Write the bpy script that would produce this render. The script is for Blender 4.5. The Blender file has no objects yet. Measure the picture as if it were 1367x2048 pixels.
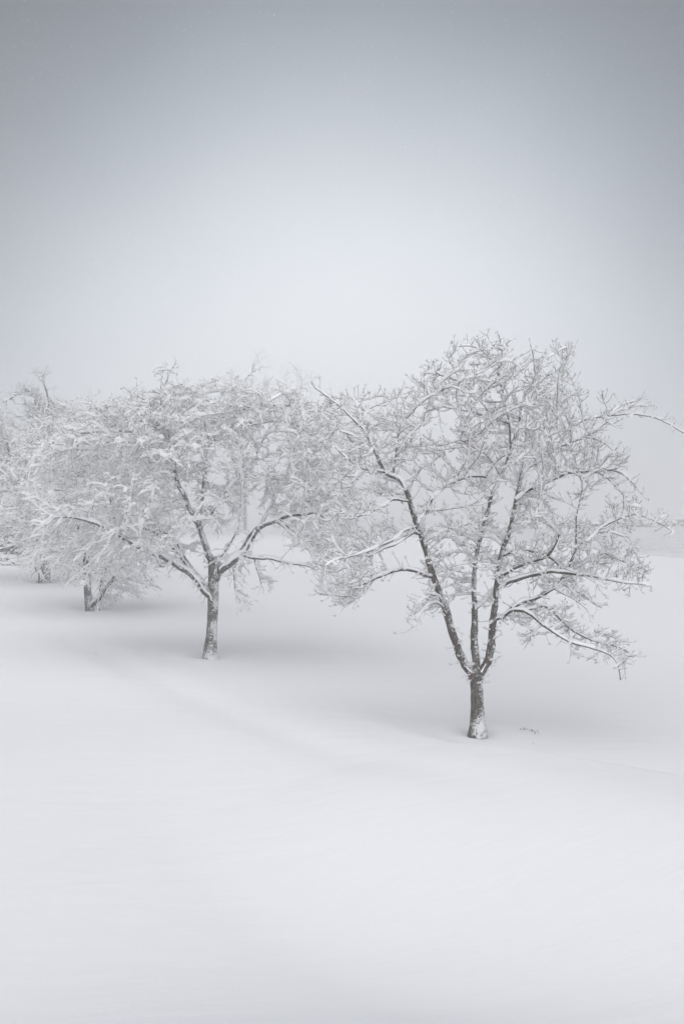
import bpy, math, random
import numpy as np
from mathutils import Vector

random.seed(7)
rng = np.random.default_rng(7)
R = math.radians
C = bpy.context.scene.collection
sc = bpy.context.scene

# ------------------------------------------------------------------ camera
FPX = 1991.0                      # focal length in pixels of the 1367x2048 photograph
cam_d = bpy.data.cameras.new('camera')
cam = bpy.data.objects.new('camera', cam_d); C.objects.link(cam)
cam_d.sensor_fit = 'VERTICAL'; cam_d.sensor_height = 36.0; cam_d.lens = 35.0
cam_d.clip_end = 2000; cam_d.clip_start = 0.05
cam.location = (0, 0, 0); cam.rotation_euler = (R(90), 0, 0)
cam_d.dof.use_dof = True; cam_d.dof.focus_distance = 14.2; cam_d.dof.aperture_fstop = 2.0
sc.camera = cam

# ------------------------------------------------------------------ sky, sun, exposure
SUN_AZ = R(-160)                   # to the left of the view direction
SUN_EL = R(30)
world = bpy.data.worlds.new('World'); sc.world = world; world.use_nodes = True
nt = world.node_tree; nt.nodes.clear()
def N(t, **k):
    n = nt.nodes.new(t)
    for a, v in k.items(): setattr(n, a, v)
    return n
out = N('ShaderNodeOutputWorld')
sky = N('ShaderNodeTexSky', sky_type='NISHITA', sun_disc=False)
sky.sun_elevation = SUN_EL; sky.sun_rotation = SUN_AZ; sky.dust_density = 4; sky.air_density = 1
bg1 = N('ShaderNodeBackground'); bg1.inputs[1].default_value = 0.05
nt.links.new(sky.outputs[0], bg1.inputs[0])
# snow cloud: a grey deck with lens vignetting painted in, pale ahead and darker outwards
tc = N('ShaderNodeTexCoord')
nrm = N('ShaderNodeVectorMath', operation='NORMALIZE'); nt.links.new(tc.outputs['Generated'], nrm.inputs[0])
gdir = Vector((0.0, math.cos(R(3)), math.sin(R(3))))
dot = N('ShaderNodeVectorMath', operation='DOT_PRODUCT'); dot.inputs[1].default_value = gdir
nt.links.new(nrm.outputs[0], dot.inputs[0])
ac = N('ShaderNodeMath', operation='ARCCOSINE'); nt.links.new(dot.outputs['Value'], ac.inputs[0])
nz = N('ShaderNodeTexNoise'); nz.inputs['Scale'].default_value = 2.2; nz.inputs['Detail'].default_value = 3
nt.links.new(nrm.outputs[0], nz.inputs['Vector'])
wob = N('ShaderNodeMath', operation='MULTIPLY_ADD'); wob.inputs[1].default_value = 0.10; nt.links.new(nz.outputs[0], wob.inputs[0])
nt.links.new(ac.outputs[0], wob.inputs[2])
ramp = N('ShaderNodeValToRGB'); cr = ramp.color_ramp; cr.interpolation = 'B_SPLINE'
mr = N('ShaderNodeMapRange'); mr.inputs[1].default_value = 0.05; mr.inputs[2].default_value = 1.0
nt.links.new(wob.outputs[0], mr.inputs[0]); nt.links.new(mr.outputs[0], ramp.inputs[0])
SKY = [(0.0, 0.86), (0.10, 0.85), (0.22, 0.74), (0.34, 0.46), (0.46, 0.19), (0.60, 0.07), (1.0, 0.07)]
while len(cr.elements) < len(SKY): cr.elements.new(0.5)
for e, (p, v) in zip(cr.elements, SKY):
    k = 1 - v
    e.position = p; e.color = (v*(1-0.24*k), v*(1-0.08*k), v*(1+0.10*k), 1)
bg2 = N('ShaderNodeBackground'); bg2.inputs[1].default_value = 0.48
nt.links.new(ramp.outputs[0], bg2.inputs[0])
mx = N('ShaderNodeMixShader'); mx.inputs[0].default_value = 0.93
nt.links.new(bg1.outputs[0], mx.inputs[1]); nt.links.new(bg2.outputs[0], mx.inputs[2])
nt.links.new(mx.outputs[0], out.inputs[0])

sun_d = bpy.data.lights.new('sun', 'SUN'); sun = bpy.data.objects.new('sun', sun_d); C.objects.link(sun)
sun_d.energy = 1.5; sun_d.angle = R(148); sun_d.color = (0.99, 0.985, 0.995)
sd = Vector((math.sin(SUN_AZ)*math.cos(SUN_EL), math.cos(SUN_AZ)*math.cos(SUN_EL), math.sin(SUN_EL)))
sun.rotation_euler = sd.to_track_quat('Z', 'Y').to_euler()

sc.view_settings.view_transform = 'Standard'; sc.view_settings.look = 'None'
sc.view_settings.gamma = 1; sc.view_settings.use_curve_mapping = False
sc.view_settings.exposure = 1.42
sc.render.engine = 'CYCLES'
cy = sc.cycles
cy.max_bounces = 20; cy.diffuse_bounces = 14; cy.glossy_bounces = 2; cy.volume_bounces = 8
cy.transmission_bounces = 12; cy.transparent_max_bounces = 8
cy.use_denoising = True

# ------------------------------------------------------------------ helpers
def at(px, py, Y):
    """a point at distance Y whose picture stands at px, py"""
    return np.array([(px-683.5)/FPX*Y, Y, (1024.0-py)/FPX*Y])

def mesh_np(name, verts, quads, mat, smooth=True, tris=None):
    me = bpy.data.meshes.new(name)
    nq = len(quads); ntr = 0 if tris is None else len(tris)
    me.vertices.add(len(verts)); me.vertices.foreach_set('co', np.ascontiguousarray(verts, dtype=np.float32).ravel())
    loops = np.asarray(quads, dtype=np.int32).reshape(-1)
    starts = np.arange(nq, dtype=np.int32)*4
    if ntr:
        starts = np.concatenate([starts, nq*4 + np.arange(ntr, dtype=np.int32)*3])
        loops = np.concatenate([loops, np.asarray(tris, dtype=np.int32).reshape(-1)])
    me.loops.add(len(loops)); me.loops.foreach_set('vertex_index', loops)
    me.polygons.add(nq+ntr); me.polygons.foreach_set('loop_start', starts)
    me.update(calc_edges=True)
    if smooth: me.polygons.foreach_set('use_smooth', np.ones(nq+ntr, dtype=bool))
    me.materials.append(mat)
    return me

def link(name, me, parent=None, kind=None):
    o = bpy.data.objects.new(name, me); C.objects.link(o)
    if parent is not None: o.parent = parent
    if kind: o['kind'] = kind
    return o

def local(me, origin):
    """shift mesh data so that it sits under a parent standing at origin"""
    n = len(me.vertices); a = np.empty(n*3, dtype=np.float32); me.vertices.foreach_get('co', a)
    a = a.reshape(-1, 3) - np.asarray(origin, dtype=np.float32); me.vertices.foreach_set('co', a.ravel()); me.update()
    return me

def unit(v):
    return v/np.maximum(np.linalg.norm(v, axis=-1, keepdims=True), 1e-9)

def frames(P):
    """P (N,K,3) -> side, up vectors per node"""
    T = np.empty_like(P)
    T[:, 1:-1] = P[:, 2:] - P[:, :-2]; T[:, 0] = P[:, 1]-P[:, 0]; T[:, -1] = P[:, -1]-P[:, -2]
    T = unit(T)
    m = unit(P[:, -1]-P[:, 0])
    ref = np.zeros_like(m); ax = np.argmin(np.abs(m), axis=1); ref[np.arange(len(m)), ax] = 1
    s = unit(np.cross(T, ref[:, None, :])); u = np.cross(s, T)
    return T, s, u

def tubes(P, Rr, sides):
    """P (N,K,3), Rr (N,K) -> verts, quads"""
    n, k, _ = P.shape
    T, s, u = frames(P)
    a = np.arange(sides)/sides*2*np.pi
    V = P[:, :, None, :] + Rr[:, :, None, None]*(np.cos(a)[None, None, :, None]*s[:, :, None, :] + np.sin(a)[None, None, :, None]*u[:, :, None, :])
    return V.reshape(-1, 3), tube_quads(n, k, sides)

def tube_quads(n, k, sides):
    i = np.arange(n)[:, None, None]*k*sides; j = np.arange(k-1)[None, :, None]*sides; c = np.arange(sides)[None, None, :]
    c2 = (c+1) % sides
    return np.stack([i+j+c, i+j+c2, i+j+sides+c2, i+j+sides+c], axis=-1).reshape(-1, 4)

WIND = unit(np.array([0.75, -0.45, 0.0]))    # the side the driving snow comes from
def snow_tubes(P, Rr, H, sides, plaster=0.35, steep_bare=False):
    """snow lying along strands: a flattened, lifted ridge. H (N,K) is its height on a level twig"""
    n, k, _ = P.shape
    T, _, _ = frames(P)
    flat = 1-np.abs(T[:, :, 2:3])**1.6                         # 1 level, 0 plumb
    up = np.array([0, 0, 1.0])*flat + WIND*(1-flat)*1.0
    up = unit(up - T*np.sum(up*T, axis=-1, keepdims=True))
    side = unit(np.cross(T, up))
    f = (plaster + (1-plaster)*flat[..., 0])
    g = np.clip((flat[..., 0]-0.04)/0.22, 0, 1) if steep_bare else 1.0
    h = H*f*g; w = Rr*(0.6+0.48*g) + h*0.58
    c = P + up*(Rr*0.45*g + h*0.48)[..., None]
    a = np.arange(sides)/sides*2*np.pi + np.pi/sides*0.5
    hh = h*0.50+Rr*0.20
    V = c[:, :, None, :] + side[:, :, None, :]*(w[:, :, None]*np.cos(a))[..., None] + up[:, :, None, :]*(hh[:, :, None]*np.sin(a))[..., None]
    return V.reshape(-1, 3), tube_quads(n, k, sides)

def resample(pts, rad, step):
    pts = np.asarray(pts, float); rad = np.asarray(rad, float)
    # Catmull-Rom through the traced points
    P = np.vstack([2*pts[0]-pts[1], pts, 2*pts[-1]-pts[-2]])
    outp, outr = [], []
    for i in range(len(pts)-1):
        L = np.linalg.norm(pts[i+1]-pts[i]); m = max(1, int(round(L/step)))
        for q in range(m):
            t = q/m
            a, b, c, d = P[i], P[i+1], P[i+2], P[i+3]
            outp.append(0.5*((2*b)+(-a+c)*t+(2*a-5*b+4*c-d)*t*t+(-a+3*b-3*c+d)*t**3))
            outr.append(rad[i]*(1-t)+rad[i+1]*t)
    outp.append(pts[-1]); outr.append(rad[-1])
    return np.array(outp), np.array(outr)

def in_poly(x, y, poly):
    poly = np.asarray(poly, float); r = np.zeros(len(x), bool)
    j = len(poly)-1
    for i in range(len(poly)):
        xi, yi = poly[i]; xj, yj = poly[j]
        c = ((yi > y) != (yj > y)) & (x < (xj-xi)*(y-yi)/(yj-yi+1e-12)+xi)
        r ^= c; j = i
    return r

# ------------------------------------------------------------------ materials
def material(name):
    m = bpy.data.materials.new(name); m.use_nodes = True
    t = m.node_tree; b = t.nodes['Principled BSDF']
    return m, t, b
def tn(t, typ, **k):
    n = t.nodes.new(typ)
    for a, v in k.items(): setattr(n, a, v)
    return n

def snow_mat(name, col, bump, scale):
    m, t, b = material(name)
    b.inputs['Base Color'].default_value = (*col, 1); b.inputs['Roughness'].default_value = 0.75
    b.inputs['Specular IOR Level'].default_value = 0.15
    if bump:
        tc = tn(t, 'ShaderNodeTexCoord'); n1 = tn(t, 'ShaderNodeTexNoise'); n1.inputs['Scale'].default_value = scale; n1.inputs['Detail'].default_value = 6
        t.links.new(tc.outputs['Object'], n1.inputs['Vector'])
        bp = tn(t, 'ShaderNodeBump'); bp.inputs['Strength'].default_value = bump; bp.inputs['Distance'].default_value = 0.02
        t.links.new(n1.outputs[0], bp.inputs['Height']); t.links.new(bp.outputs[0], b.inputs['Normal'])
    return m
def loose_snow(name):
    # small snow loads let light through
    m = bpy.data.materials.new(name); m.use_nodes = True; t = m.node_tree; t.nodes.clear()
    o = t.nodes.new('ShaderNodeOutputMaterial'); d = t.nodes.new('ShaderNodeBsdfDiffuse'); l = t.nodes.new('ShaderNodeBsdfTranslucent'); x = t.nodes.new('ShaderNodeMixShader')
    d.inputs[0].default_value = (0.986, 0.987, 0.99, 1); l.inputs[0].default_value = (0.986, 0.987, 0.99, 1); x.inputs[0].default_value = 0.55
    t.links.new(d.outputs[0], x.inputs[1]); t.links.new(l.outputs[0], x.inputs[2]); t.links.new(x.outputs[0], o.inputs[0])
    return m
M_TWIGSNOW = loose_snow('twig_snow')
M_LIMBSNOW = snow_mat('limb_snow', (0.88, 0.89, 0.915), 0.4, 30)

# ground snow: wind-packed, with fine ripples, faint dusting and drift streaks
M_GROUND, t, b = material('ground_snow')
b.inputs['Roughness'].default_value = 0.8; b.inputs['Specular IOR Level'].default_value = 0.1
g = tn(t, 'ShaderNodeNewGeometry')
mp = tn(t, 'ShaderNodeMapping'); mp.inputs['Rotation'].default_value = (0, 0, R(-30)); mp.inputs['Scale'].default_value = (1.0, 4.0, 1)
t.links.new(g.outputs['Position'], mp.inputs['Vector'])
n1 = tn(t, 'ShaderNodeTexNoise'); n1.inputs['Scale'].default_value = 0.9; n1.inputs['Detail'].default_value = 5; t.links.new(mp.outputs[0], n1.inputs['Vector'])
n2 = tn(t, 'ShaderNodeTexNoise'); n2.inputs['Scale'].default_value = 26; n2.inputs['Detail'].default_value = 4; t.links.new(g.outputs['Position'], n2.inputs['Vector'])
ad = tn(t, 'ShaderNodeMath', operation='MULTIPLY_ADD'); ad.inputs[1].default_value = 0.10
t.links.new(n2.outputs[0], ad.inputs[0]); t.links.new(n1.outputs[0], ad.inputs[2])
bp = tn(t, 'ShaderNodeBump'); bp.inputs['Strength'].default_value = 0.32; bp.inputs['Distance'].default_value = 0.05
t.links.new(ad.outputs[0], bp.inputs['Height']); t.links.new(bp.outputs[0], b.inputs['Normal'])
# beyond the crest, pale stubble shows through the snow of the far field
sp = tn(t, 'ShaderNodeSeparateXYZ'); t.links.new(g.outputs['Position'], sp.inputs[0])
fm = tn(t, 'ShaderNodeMapRange'); fm.inputs[1].default_value = 50; fm.inputs[2].default_value = 62; t.links.new(sp.outputs[1], fm.inputs[0])
n3 = tn(t, 'ShaderNodeTexNoise'); n3.inputs['Scale'].default_value = 0.9; n3.inputs['Detail'].default_value = 8; n3.inputs['Roughness'].default_value = 0.8
t.links.new(g.outputs['Position'], n3.inputs['Vector'])
r3 = tn(t, 'ShaderNodeMapRange'); r3.inputs[1].default_value = 0.35; r3.inputs[2].default_value = 0.65; t.links.new(n3.outputs[0], r3.inputs[0])
mm = tn(t, 'ShaderNodeMath', operation='MULTIPLY'); t.links.new(fm.outputs[0], mm.inputs[0]); t.links.new(r3.outputs[0], mm.inputs[1])
cm = tn(t, 'ShaderNodeMix', data_type='RGBA')
cm.inputs[6].default_value = (0.81, 0.815, 0.835, 1); cm.inputs[7].default_value = (0.42, 0.42, 0.43, 1)
t.links.new(mm.outputs[0], cm.inputs[0]); t.links.new(cm.outputs[2], b.inputs['Base Color'])

def bark_mat(name, c1, c2, c3, cover, z0):
    """rough bark with snow plastered on it by the wind; cover = how much, z0 = height of the trunk's foot"""
    m, t, b = material(name)
    b.inputs['Roughness'].default_value = 0.85; b.inputs['Specular IOR Level'].default_value = 0.2
    g = tn(t, 'ShaderNodeNewGeometry')
    mp = tn(t, 'ShaderNodeMapping'); mp.inputs['Scale'].default_value = (1, 1, 0.45); t.links.new(g.outputs['Position'], mp.inputs['Vector'])
    a = tn(t, 'ShaderNodeTexNoise'); a.inputs['Scale'].default_value = 26; a.inputs['Detail'].default_value = 6; a.inputs['Roughness'].default_value = 0.7
    t.links.new(mp.outputs[0], a.inputs['Vector'])
    rp = tn(t, 'ShaderNodeValToRGB'); e = rp.color_ramp.elements
    e[0].position = 0.36; e[0].color = (*c1, 1); e[1].position = 0.66; e[1].color = (*c3, 1)
    x = e = rp.color_ramp.elements.new(0.52); x.color = (*c2, 1)
    t.links.new(a.outputs[0], rp.inputs[0])
    # snow mask
    w = tn(t, 'ShaderNodeVectorMath', operation='DOT_PRODUCT'); w.inputs[1].default_value = (0.62, -0.25, 0.74)
    t.links.new(g.outputs['True Normal'], w.inputs[0])
    s = tn(t, 'ShaderNodeTexNoise'); s.inputs['Scale'].default_value = 34; s.inputs['Detail'].default_value = 9; s.inputs['Roughness'].default_value = 0.78
    t.links.new(g.outputs['Position'], s.inputs['Vector'])
    s2 = tn(t, 'ShaderNodeTexNoise'); s2.inputs['Scale'].default_value = 3.0; s2.inputs['Detail'].default_value = 2
    t.links.new(g.outputs['Position'], s2.inputs['Vector'])
    sp = tn(t, 'ShaderNodeSeparateXYZ'); t.links.new(g.outputs['Position'], sp.inputs[0])
    ft = tn(t, 'ShaderNodeMapRange'); ft.inputs[1].default_value = z0+0.05; ft.inputs[2].default_value = z0+0.42; ft.inputs[3].default_value = 0.10; ft.inputs[4].default_value = 0.0
    t.links.new(sp.outputs[2], ft.inputs[0])
    a1 = tn(t, 'ShaderNodeMath', operation='MULTIPLY_ADD'); a1.inputs[1].default_value = 2.0; a1.inputs[2].default_value = -1.0; t.links.new(s.outputs[0], a1.inputs[0])
    a2 = tn(t, 'ShaderNodeMath', operation='MULTIPLY_ADD'); a2.inputs[1].default_value = 0.9; t.links.new(s2.outputs[0], a2.inputs[0]); t.links.new(a1.outputs[0], a2.inputs[2])
    a3 = tn(t, 'ShaderNodeMath', operation='MULTIPLY_ADD'); a3.inputs[1].default_value = 0.30; t.links.new(w.outputs['Value'], a3.inputs[0]); t.links.new(a2.outputs[0], a3.inputs[2])
    m3 = tn(t, 'ShaderNodeMath', operation='ADD'); t.links.new(a3.outputs[0], m3.inputs[0]); t.links.new(ft.outputs[0], m3.inputs[1])
    mk = tn(t, 'ShaderNodeMapRange'); mk.inputs[1].default_value = 0.56-cover; mk.inputs[2].default_value = 0.74-cover; t.links.new(m3.outputs[0], mk.inputs[0])
    mkc = tn(t, 'ShaderNodeMath', operation='MULTIPLY'); mkc.inputs[1].default_value = 0.92; t.links.new(mk.outputs[0], mkc.inputs[0])
    cm = tn(t, 'ShaderNodeMix', data_type='RGBA'); cm.inputs[7].default_value = (0.84, 0.85, 0.87, 1)
    t.links.new(rp.outputs[0], cm.inputs[6]); t.links.new(mkc.outputs[0], cm.inputs[0]); t.links.new(cm.outputs[2], b.inputs['Base Color'])
    hs = tn(t, 'ShaderNodeMath', operation='MULTIPLY_ADD'); hs.inputs[1].default_value = 0.5; t.links.new(mk.outputs[0], hs.inputs[0]); t.links.new(a.outputs[0], hs.inputs[2])
    bp = tn(t, 'ShaderNodeBump'); bp.inputs['Strength'].default_value = 0.9; bp.inputs['Distance'].default_value = 0.012
    t.links.new(hs.outputs[0], bp.inputs['Height']); t.links.new(bp.outputs[0], b.inputs['Normal'])
    return m
def plain(name, c, c2=None, scale=12):
    m, t, b = material(name); b.inputs['Roughness'].default_value = 0.8; b.inputs['Specular IOR Level'].default_value = 0.2
    if c2 is None: b.inputs['Base Color'].default_value = (*c, 1)
    else:
        g = tn(t, 'ShaderNodeNewGeometry'); n = tn(t, 'ShaderNodeTexNoise'); n.inputs['Scale'].default_value = scale; n.inputs['Detail'].default_value = 3
        t.links.new(g.outputs['Position'], n.inputs['Vector'])
        r = tn(t, 'ShaderNodeMapRange'); r.inputs[1].default_value = 0.35; r.inputs[2].default_value = 0.65; t.links.new(n.outputs[0], r.inputs[0])
        cm = tn(t, 'ShaderNodeMix', data_type='RGBA'); cm.inputs[6].default_value = (*c, 1); cm.inputs[7].default_value = (*c2, 1)
        t.links.new(r.outputs[0], cm.inputs[0]); t.links.new(cm.outputs[2], b.inputs['Base Color'])
    return m
M_TWIG1 = plain('dogwood_twig', (0.095, 0.074, 0.080), (0.19, 0.155, 0.165))
M_TWIG2 = plain('cherry_twig', (0.15, 0.137, 0.128), (0.27, 0.25, 0.235))
M_TWIG3 = plain('dark_twig', (0.11, 0.105, 0.108), (0.20, 0.19, 0.19))
M_FARTWIG = plain('far_twig', (0.16, 0.16, 0.165))
M_HEDGE = plain('hedge_leaf', (0.035, 0.04, 0.045), (0.08, 0.085, 0.09), 5)
M_WEED = plain('weed_stem', (0.16, 0.13, 0.12))

# ------------------------------------------------------------------ terrain
U = np.array([-0.547, 0.837]); NRM = np.array([0.837, 0.547]); P1 = np.array([1.91, 14.0])
def sstep(x, a, b):
    t = np.clip((x-a)/(b-a), 0, 1); return t*t*(3-2*t)
# drift noise: a sum of a few waves, the same everywhere
_w = [(rng.uniform(0.15, 0.5), rng.uniform(-0.25, 0.25), rng.uniform(0, 6.28), rng.uniform(0.3, 1)) for _ in range(9)]
def drift(s, t):
    v = 0
    for a, b_, ph, am in _w: v = v + am*np.sin(a*2.6*s + b_*1.4*t + ph)/(0.5+a*3)
    return v
def H(x, y):
    x = np.asarray(x, float); y = np.asarray(y, float)
    dx, dy = x-P1[0], y-P1[1]
    s = dx*NRM[0]+dy*NRM[1]; t = dx*U[0]+dy*U[1]
    tt = np.where(t > 20, 20+8*(1-np.exp(-(t-20)/8)), t); tt = np.where(tt < -14, -14-10*(1-np.exp((tt+14)/10)), tt)
    z = -3.10+0.044*tt
    # the bank in front of the row
    c = 0.13*sstep(-t, -4, 1) + 0.18*sstep(-t, -0.5, 2.5) + 0.125*np.clip(-t-1, 0, 6)
    sc_ = -1.35
    q = s-sc_
    bump = np.where(q > 0, np.exp(-(q/(0.55+1.0*sstep(t, -1, 5)))**2), 1.0)
    z = z + c*bump
    f = np.clip(-q, 0, None)
    z = z - 0.02*f - 0.045*np.exp(-((s+2.65+0.06*np.sin(t*0.3))/0.38)**2)*sstep(t, -5, -2)*(1-sstep(t, 7, 12))
    # the camera stands on a rise falling towards the trees, steepened to darken the foreground
    d = np.hypot(x, y); p = -1.15 - 0.34*np.minimum(d, 6.6) - 0.30*(1-np.exp(-np.clip(d-6.6, 0, None)/1.0))
    wgt = sstep(-s, 1.9, 5.4)*(1-sstep(d, 7.5, 14))
    z = z*(1-wgt) + p*wgt
    # the hill behind
    sb = np.clip(s, 0, None)
    z = z + 0.031*np.minimum(sb, 21) - 1.35*sstep(s, 20.5, 36) + 0.0145*np.clip(s-34, 0, 70)
    # shallow dip the trees stand in
    z = z + 0.03 - 0.04*np.exp(-((s+0.25)/0.8)**2)*(1-sstep(t, 0, 5))
    z = z + 0.030*drift(s, t)*(0.35+0.65*sstep(np.abs(s), 0.3, 3))
    return z
def Hs(x, y): return float(H(np.array([x]), np.array([y]))[0])

TREES = [(955, 14.0), (421, 19.0), (179, 25.0), (88, 31.0), (30, 37.5)]
base_xy = [((p-683.5)/FPX*Y, Y) for p, Y in TREES]
WELL = [0.20, 0.24, 0.24, 0.3, 0.3]
def well(x, y, z):
    for (bx, by), r in zip(base_xy, WELL):
        d = np.hypot(x-bx, y-by)
        z = z - 0.06*np.exp(-((d-r*0.4)/(r*0.9))**2) + 0.025*np.exp(-((d-r*2.4)/(r*1.0))**2)
    return z

def ground():
    # a polar sheet round the camera: fine near, coarse far
    rr = np.concatenate([np.linspace(0.01, 4, 14), np.linspace(4.15, 22, 170), np.linspace(22.3, 60, 120), np.geomspace(61, 900, 60)])
    fine = np.radians(np.linspace(-26, 26, 330)); rest = np.radians(np.linspace(26, 334, 90))[1:-1]
    th = np.concatenate([fine, rest])
    Rg, Th = np.meshgrid(rr, th, indexing='ij')
    X = Rg*np.sin(Th); Y = Rg*np.cos(Th)
    Z = well(X, Y, H(X, Y))
    V = np.stack([X, Y, Z], -1).reshape(-1, 3)
    n, m = Rg.shape
    i = np.arange(n-1)[:, None]*m; j = np.arange(m)[None, :]; j2 = (j+1) % m
    Q = np.stack([i+j, i+m+j, i+m+j2, i+j2], -1).reshape(-1, 4)
    me = mesh_np('snow_ground', V, Q[:, ::-1], M_GROUND)
    o = link('ground', me, None, 'structure'); o['label'] = 'smooth wind-packed snow field sloping down past the row of trees'
ground()
foot = [Hs(*b) for b in base_xy]

# ------------------------------------------------------------------ trees
def space_colonise(seed_pts, att, step, infl, kill, trop, iters=70, jit=0.12, ctr=None, radial=0.0):
    pts = [seed_pts.copy()]; par = [np.full(len(seed_pts), -1)]
    allp = seed_pts.copy(); parent = np.full(len(seed_pts), -1); pdir = np.zeros_like(seed_pts)
    kids = np.zeros(len(seed_pts), int)
    nd = np.full(len(att), 1e9); ni = np.zeros(len(att), int)
    new = np.arange(len(seed_pts)); alive = np.ones(len(att), bool)
    for it in range(iters):
        ai = np.where(alive)[0]
        if len(ai) == 0 or len(new) == 0: break
        A = att[ai]; Q = allp[new]
        for c0 in range(0, len(ai), 400):
            d = np.linalg.norm(A[c0:c0+400, None]-Q[None], axis=2); k = d.argmin(1); dm = d[np.arange(len(k)), k]
            idx = ai[c0:c0+400]; b_ = dm < nd[idx]
            nd[idx[b_]] = dm[b_]; ni[idx[b_]] = new[k[b_]]
        alive &= nd > kill
        ai = np.where(alive & (nd < infl*(1.0+0.6*(it < 4))))[0]
        if len(ai) == 0: break
        dv = unit(att[ai]-allp[ni[ai]]); acc = np.zeros_like(allp); np.add.at(acc, ni[ai], dv)
        src = np.unique(ni[ai]); src = src[kids[src] < 3]
        if len(src) == 0: break
        d = unit(acc[src]) + trop*(np.clip(np.linalg.norm(allp[src]-ctr, axis=1, keepdims=True)/2.2, 0, 1.6)**2 if trop[2] < 0 else 1.0) + radial*unit(allp[src]-ctr) + 0.38*pdir[src] + rng.normal(0, jit, (len(src), 3))
        d = unit(d); npz = allp[src]+d*step
        # nodes that did not get nearer to anything are dropped
        base = len(allp); allp = np.vstack([allp, npz]); parent = np.concatenate([parent, src]); pdir = np.vstack([pdir, d])
        kids[src] += 1; kids = np.concatenate([kids, np.zeros(len(src), int)])
        new = np.arange(base, len(allp))
    return allp, parent

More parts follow.
